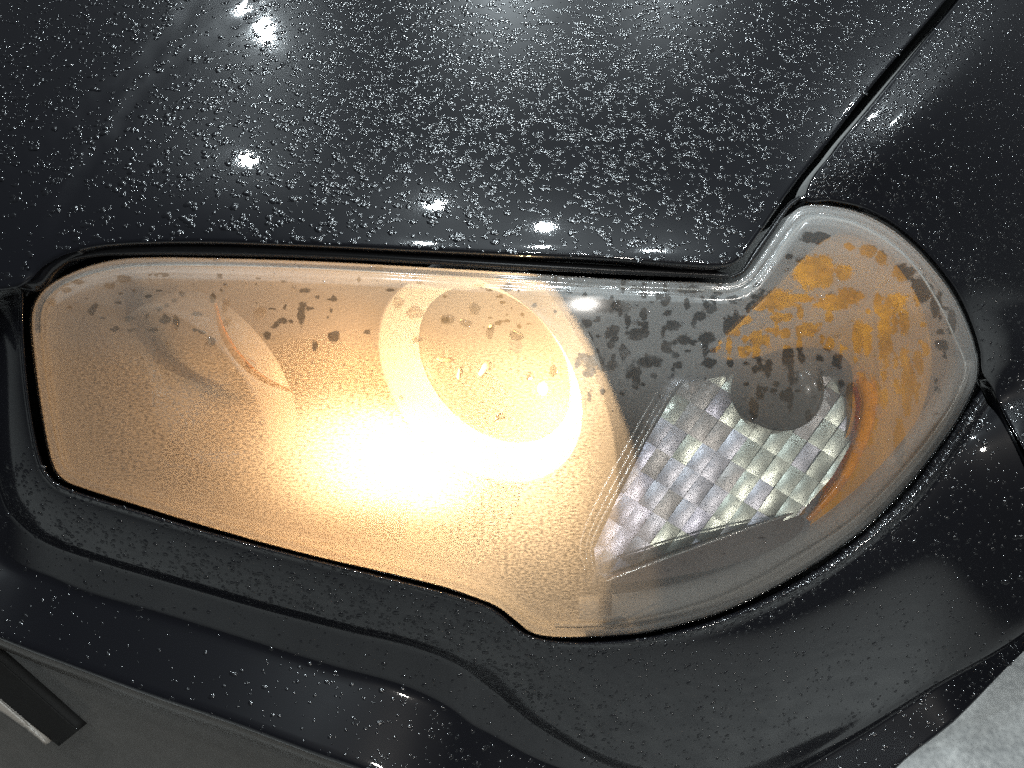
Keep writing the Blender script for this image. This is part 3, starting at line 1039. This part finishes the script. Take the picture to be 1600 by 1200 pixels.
def sample_panel(n, box, loop, hfun, dens, edge=4):
    u = rng.uniform(box[0], box[2], n * 6); v = rng.uniform(box[1], box[3], n * 6)
    q = np.stack([u, v], 1)
    m = inside(q, loop)
    q = q[m]
    q = q[rng.random(len(q)) < dens(q[:, 0], q[:, 1])]
    q = q[dist_to_loop(q, loop) > edge][:n]
    return q


def chain(q, r, p):
    """give some drops close neighbours, so that they run together in ragged little groups"""
    m = rng.random(len(q)) < p
    out = [q]; rr = [r]
    for k in range(2):
        a = rng.normal(0, 0.5, m.sum()) + (0 if k == 0 else math.pi)
        d = r[m] / K * rng.uniform(0.9, 1.6, m.sum())
        out.append(q[m] + np.stack([np.cos(a) * d, np.sin(a) * d * 0.6], 1)); rr.append(r[m] * rng.uniform(0.5, 0.9, m.sum()))
        m = m & (rng.random(len(m)) < 0.6)
    return np.concatenate(out), np.concatenate(rr)


def rain(name, q, r, hfun, label, hfl=0.22, p=0.42, lift=0.0, bead=None):
    bead = bead or PAINT_BEAD
    q, r = chain(q, r, p)
    h = hfun(q[:, 0], q[:, 1]) + lift
    P = pt(q[:, 0], q[:, 1], h)
    Nn = normal_at(hfun, q[:, 0], q[:, 1])
    M = len(q)
    o = drops_mesh(name, P, Nn, r, rng.uniform(0.8, 1.15, M) * hfl, rng.uniform(1.0, 1.5, M), rng.uniform(-0.5, 0.5, M), bead, seg=8)
    tag(o, label, "raindrops", None, 'stuff')
    return o


hood_loop = dense(HOOD_OUT, 14)


def hood_dens(u, v):
    d = 0.55 + 0.45 * np.exp(-(((u - 800) / 350) ** 2 + ((v - 60) / 200) ** 2))
    d *= 1 - 0.55 * (1 - ss(v, -60, 0)) * 1.0
    d *= 1 - 0.45 * ss(v, 180, 410)
    da = poly_sd(u, v, CREASE_A)
    d *= np.where(np.abs(da) < 9, 0.15, 1)
    db = poly_sd(u, v, CREASE_B)
    d *= np.where(np.abs(db) < 9, 0.2, 1)
    d *= 1 - 0.45 * ((u < 200) & (v > 280))
    return d


qh = sample_panel(11500, (-120, -150, 1560, 450), hood_loop, h_hood, hood_dens)
rh = np.clip(rng.lognormal(math.log(0.00096), 0.46, len(qh)), 0.0004, 0.0024)
rain("raindrops", qh, rh, h_hood, "fine raindrops beaded all over the black hood")
fen_loop = dense(FENDER_OUT, 14)


def fen_dens(u, v):
    d = 0.787 * (u - 1325) + 0.617 * (v - 300)
    return np.where(d < 8, 0.95, 0.30) * np.where(v < -60, 0.3, 1)


qf = sample_panel(3200, (1250, -100, 1660, 700), fen_loop, h_fender, fen_dens, 6)
rf = np.clip(rng.lognormal(math.log(0.00088), 0.4, len(qf)), 0.0004, 0.0019)
rain("raindrops", qf, rf, h_fender, "scattered raindrops on the black fender right of the hood gap", 0.22, 0.25)

# on the lens: beads over the top edge, the turn signal and the wing
def lens_top(u, v):
    return h_lens(u, v)


def lens_dens(u, v):
    a = np.exp(-(((u - 1130) / 110) ** 2 + ((v - 740) / 110) ** 2)) * 0.9
    b = 0.35 * (v < 450) * (u > 300)
    c = 0.25 * (u > 950) * (v < 660)
    d = 0.10 * ((u > 1050) & (v > 640))
    return np.clip(np.maximum.reduce([a, b, c, d]), 0, 1)


ql = sample_panel(620, (60, 400, 1530, 990), lens_loop, h_lens, lens_dens, 3)
rl = np.clip(rng.lognormal(math.log(0.00062), 0.35, len(ql)), 0.0003, 0.0015)
rain("raindrops", ql, rl, h_lens, "small raindrops beaded on the headlight lens over the turn signal and along its top edge", 0.45, 0.3, 0.0, BEAD)

# on the bumper: picked from the loft's own grid
def bumper_rain():
    cand = []
    r0 = sum(segs[:4]); r1 = sum(segs[:6]); rC2 = sum(segs[:8]); rC3 = sum(segs[:9])
    for _ in range(26000):
        i = rng.uniform(r0 - 7, rC3); j = rng.uniform(24, NB - 2)
        cand.append((i, j))
    c = np.array(cand)
    w = np.where(c[:, 0] > rC2, 0.16 + 0.30 * ss(c[:, 1], 60, 105), np.where(c[:, 0] > r1, 0.14, 0.6))
    w = np.where((c[:, 0] < r0 + 2) & (c[:, 1] > 125), 6.0, w) / 1.6
    c = c[rng.random(len(c)) < w]
    # equalise by the cell's area
    i0 = c[:, 0].astype(int); j0 = c[:, 1].astype(int); fi = (c[:, 0] - i0)[:, None]; fj = (c[:, 1] - j0)[:, None]
    A, B, C_, D = G[i0, j0], G[i0 + 1, j0], G[i0 + 1, j0 + 1], G[i0, j0 + 1]
    P = A * (1 - fi) * (1 - fj) + B * fi * (1 - fj) + C_ * fi * fj + D * (1 - fi) * fj
    n = np.cross(B - A, D - A)
    ar = np.linalg.norm(n, axis=1)
    n = n / (ar[:, None] + 1e-12)
    n = np.where((n @ EN)[:, None] < 0, -n, n)
    keep = rng.random(len(c)) < np.clip(ar / 0.000012, 0, 1)
    P, n = P[keep], n[keep]
    ci = rng.uniform(segs[0] + 0.5, sum(segs[:4]) + 1.5, 520); cj = NB - 3 - 42 * rng.random(520) ** 1.3
    i0, j0 = ci.astype(int), cj.astype(int); fi = (ci - i0)[:, None]; fj = (cj - j0)[:, None]
    A, B, D = G[i0, j0], G[i0 + 1, j0], G[i0, j0 + 1]
    n2 = np.cross(B - A, D - A); n2 /= np.linalg.norm(n2, axis=1, keepdims=True) + 1e-12
    n2 = np.where((n2 @ EN)[:, None] < 0, -n2, n2)
    P = np.concatenate([P, A + fi * (B - A) + fj * (D - A)]); n = np.concatenate([n, n2])
    r = np.clip(rng.lognormal(math.log(0.00082), 0.42, len(P)), 0.0003, 0.0022)
    M = len(P)
    o = drops_mesh("raindrops", P, n, r, rng.uniform(0.16, 0.28, M), rng.uniform(1, 1.4, M), rng.uniform(-0.6, 0.6, M), PAINT_BEAD)
    tag(o, "sparse raindrops on the black bumper below the headlight", "raindrops", None, 'stuff')


bumper_rain()

# larger drops that hang on the lens over the lit bowl, one by one
BIG = [(622, 472, 9, 12, .3, "upright water drop at the glowing bowl's upper left rim, left of the widest drop"),
       (648, 488, 17, 11, .2, "wide oval water drop inside the glowing bowl's upper left, the widest there"),
       (700, 498, 12, 9, 0, "arched water drop under the bowl's top middle, left of a smaller twin"),
       (728, 505, 10, 8, .2, "smaller twin of the arched water drop under the bowl's top middle, on its right"),
       (742, 482, 12, 9, .4, "tilted water drop highest of those over the glowing bowl"),
       (766, 518, 8, 13, .3, "tall water drop right of the bowl's centre, below the highest drop"),
       (806, 524, 14, 9, 0, "wide water drop beside the bright right-hand crescent of the bowl"),
       (652, 530, 9, 6, 0, "small flat water drop in the bowl's left half, below the widest drop"),
       (694, 562, 14, 6, .1, "long flat water drop in the middle of the glowing bowl"),
       (758, 575, 9, 16, .5, "long slanted water drop that runs down right of the bowl's middle"),
       (718, 584, 5, 12, .1, "thin upright water drop just left of the long slanted one in the bowl"),
       (828, 588, 7, 9, 0, "small water drop in the bowl's right part, left of the drop on the rim"),
       (864, 580, 7, 14, .1, "tall water drop on the bowl's bright right rim"),
       (781, 652, 9, 8, 0, "lowest round water drop inside the glowing bowl"),
       (352, 476, 6, 14, .3, "thin upright water drop at the top of the orange arc"),
       (355, 502, 9, 8, .2, "round water drop on the orange arc, just below the thin upright one"),
       (406, 487, 12, 10, .1, "wide water drop right of the orange arc's upper end"),
       (328, 533, 8, 11, .1, "water drop just left of the orange arc's middle"),
       (522, 525, 11, 10, .3, "tilted water drop midway between the orange arc and the glowing bowl"),
       (391, 568, 9, 10, 0, "water drop on the lower part of the orange arc"),
       (492, 540, 6, 10, .2, "narrow water drop left of the tilted one between arc and bowl"),
       (272, 505, 7, 14, .1, "tall water drop in the lens's left third, left of the orange arc"),
       (261, 538, 4, 6, 0, "tiny water drop below the tall one in the lens's left third"),
       (77, 470, 6, 6, 0, "round water drop in the lens's upper left corner"),
       (942, 976, 5, 8, 0, "small water drop hanging at the lens's bottom edge"),
       (626, 622, 4, 6, 0, "tiny dark water drop on the bowl's lower left white rim"),
       (970, 478, 22, 10, 0, "broad water drop on the grey lens top right of the bowl")]
for (a, b, ru, rv, tl, lab) in BIG:
    u1, v1 = np.array([float(a)]), np.array([float(b)])
    P = pt(u1, v1, h_lens(u1, v1)); Nn = normal_at(h_lens, u1, v1)
    r = np.array([rv * 0.86 * K])
    o = drops_mesh("water_drop", P, Nn, r, np.array([0.34]), np.array([ru / rv]), np.array([-tl]), WATER, seg=18)
    tag(o, lab, "water drop", "large water drops on the headlight lens")

# ================================================================== overhead lamps where the wet paint mirrors them, then added glint and fill lamps
def mirror(u, v, hfun, z=4.6, far=11.0):
    u = np.array([float(u)]); v = np.array([float(v)])
    P = pt(u, v, hfun(u, v))[0]; n = normal_at(hfun, u, v)[0]
    d = P - (P0 + EN * DIST); d /= np.linalg.norm(d)
    rdir = d - 2 * (d @ n) * n
    t = (z - P[2]) / rdir[2] if rdir[2] > 0.05 else far
    t = min(t, far)
    return P + rdir * t


COOL = (0.84, 0.95, 1.0)
for (a, b, hf, w) in ((415, 50, h_hood, 190), (388, 250, h_hood, 130), (680, 320, h_hood, 130), (850, 355, h_hood, 100), (1020, 394, h_hood, 170),
                      (790, -90, h_hood, 480), (1050, -140, h_hood, 340), (1398, 190, h_fender, 170)):
    p = mirror(a, b, hf)
    lamp("overhead_spot", 'POINT', p, w, COOL, 0.030)
for p in ((-0.5, -0.3, 4.6), (0.5, -0.25, 4.6), (0.9, -1.3, 4.6), (2.2, -1.6, 4.6), (4.8, -0.4, 4.6), (4.4, 3.4, 4.6), (0.5, -2.8, 4.6)):  # further lamps out of view, added for drop glints and the lip highlight
    lamp("overhead_spot", 'POINT', p, 170, COOL, 0.030)
for p in ((3.4, -2.4, 3.4), (1.3, -3.6, 3.2)):  # unseen fill lamps, added to brighten the lens's lower right
    lamp("front_fill_lamp", 'POINT', p, 120, (1.0, 0.95, 0.88), 0.05)
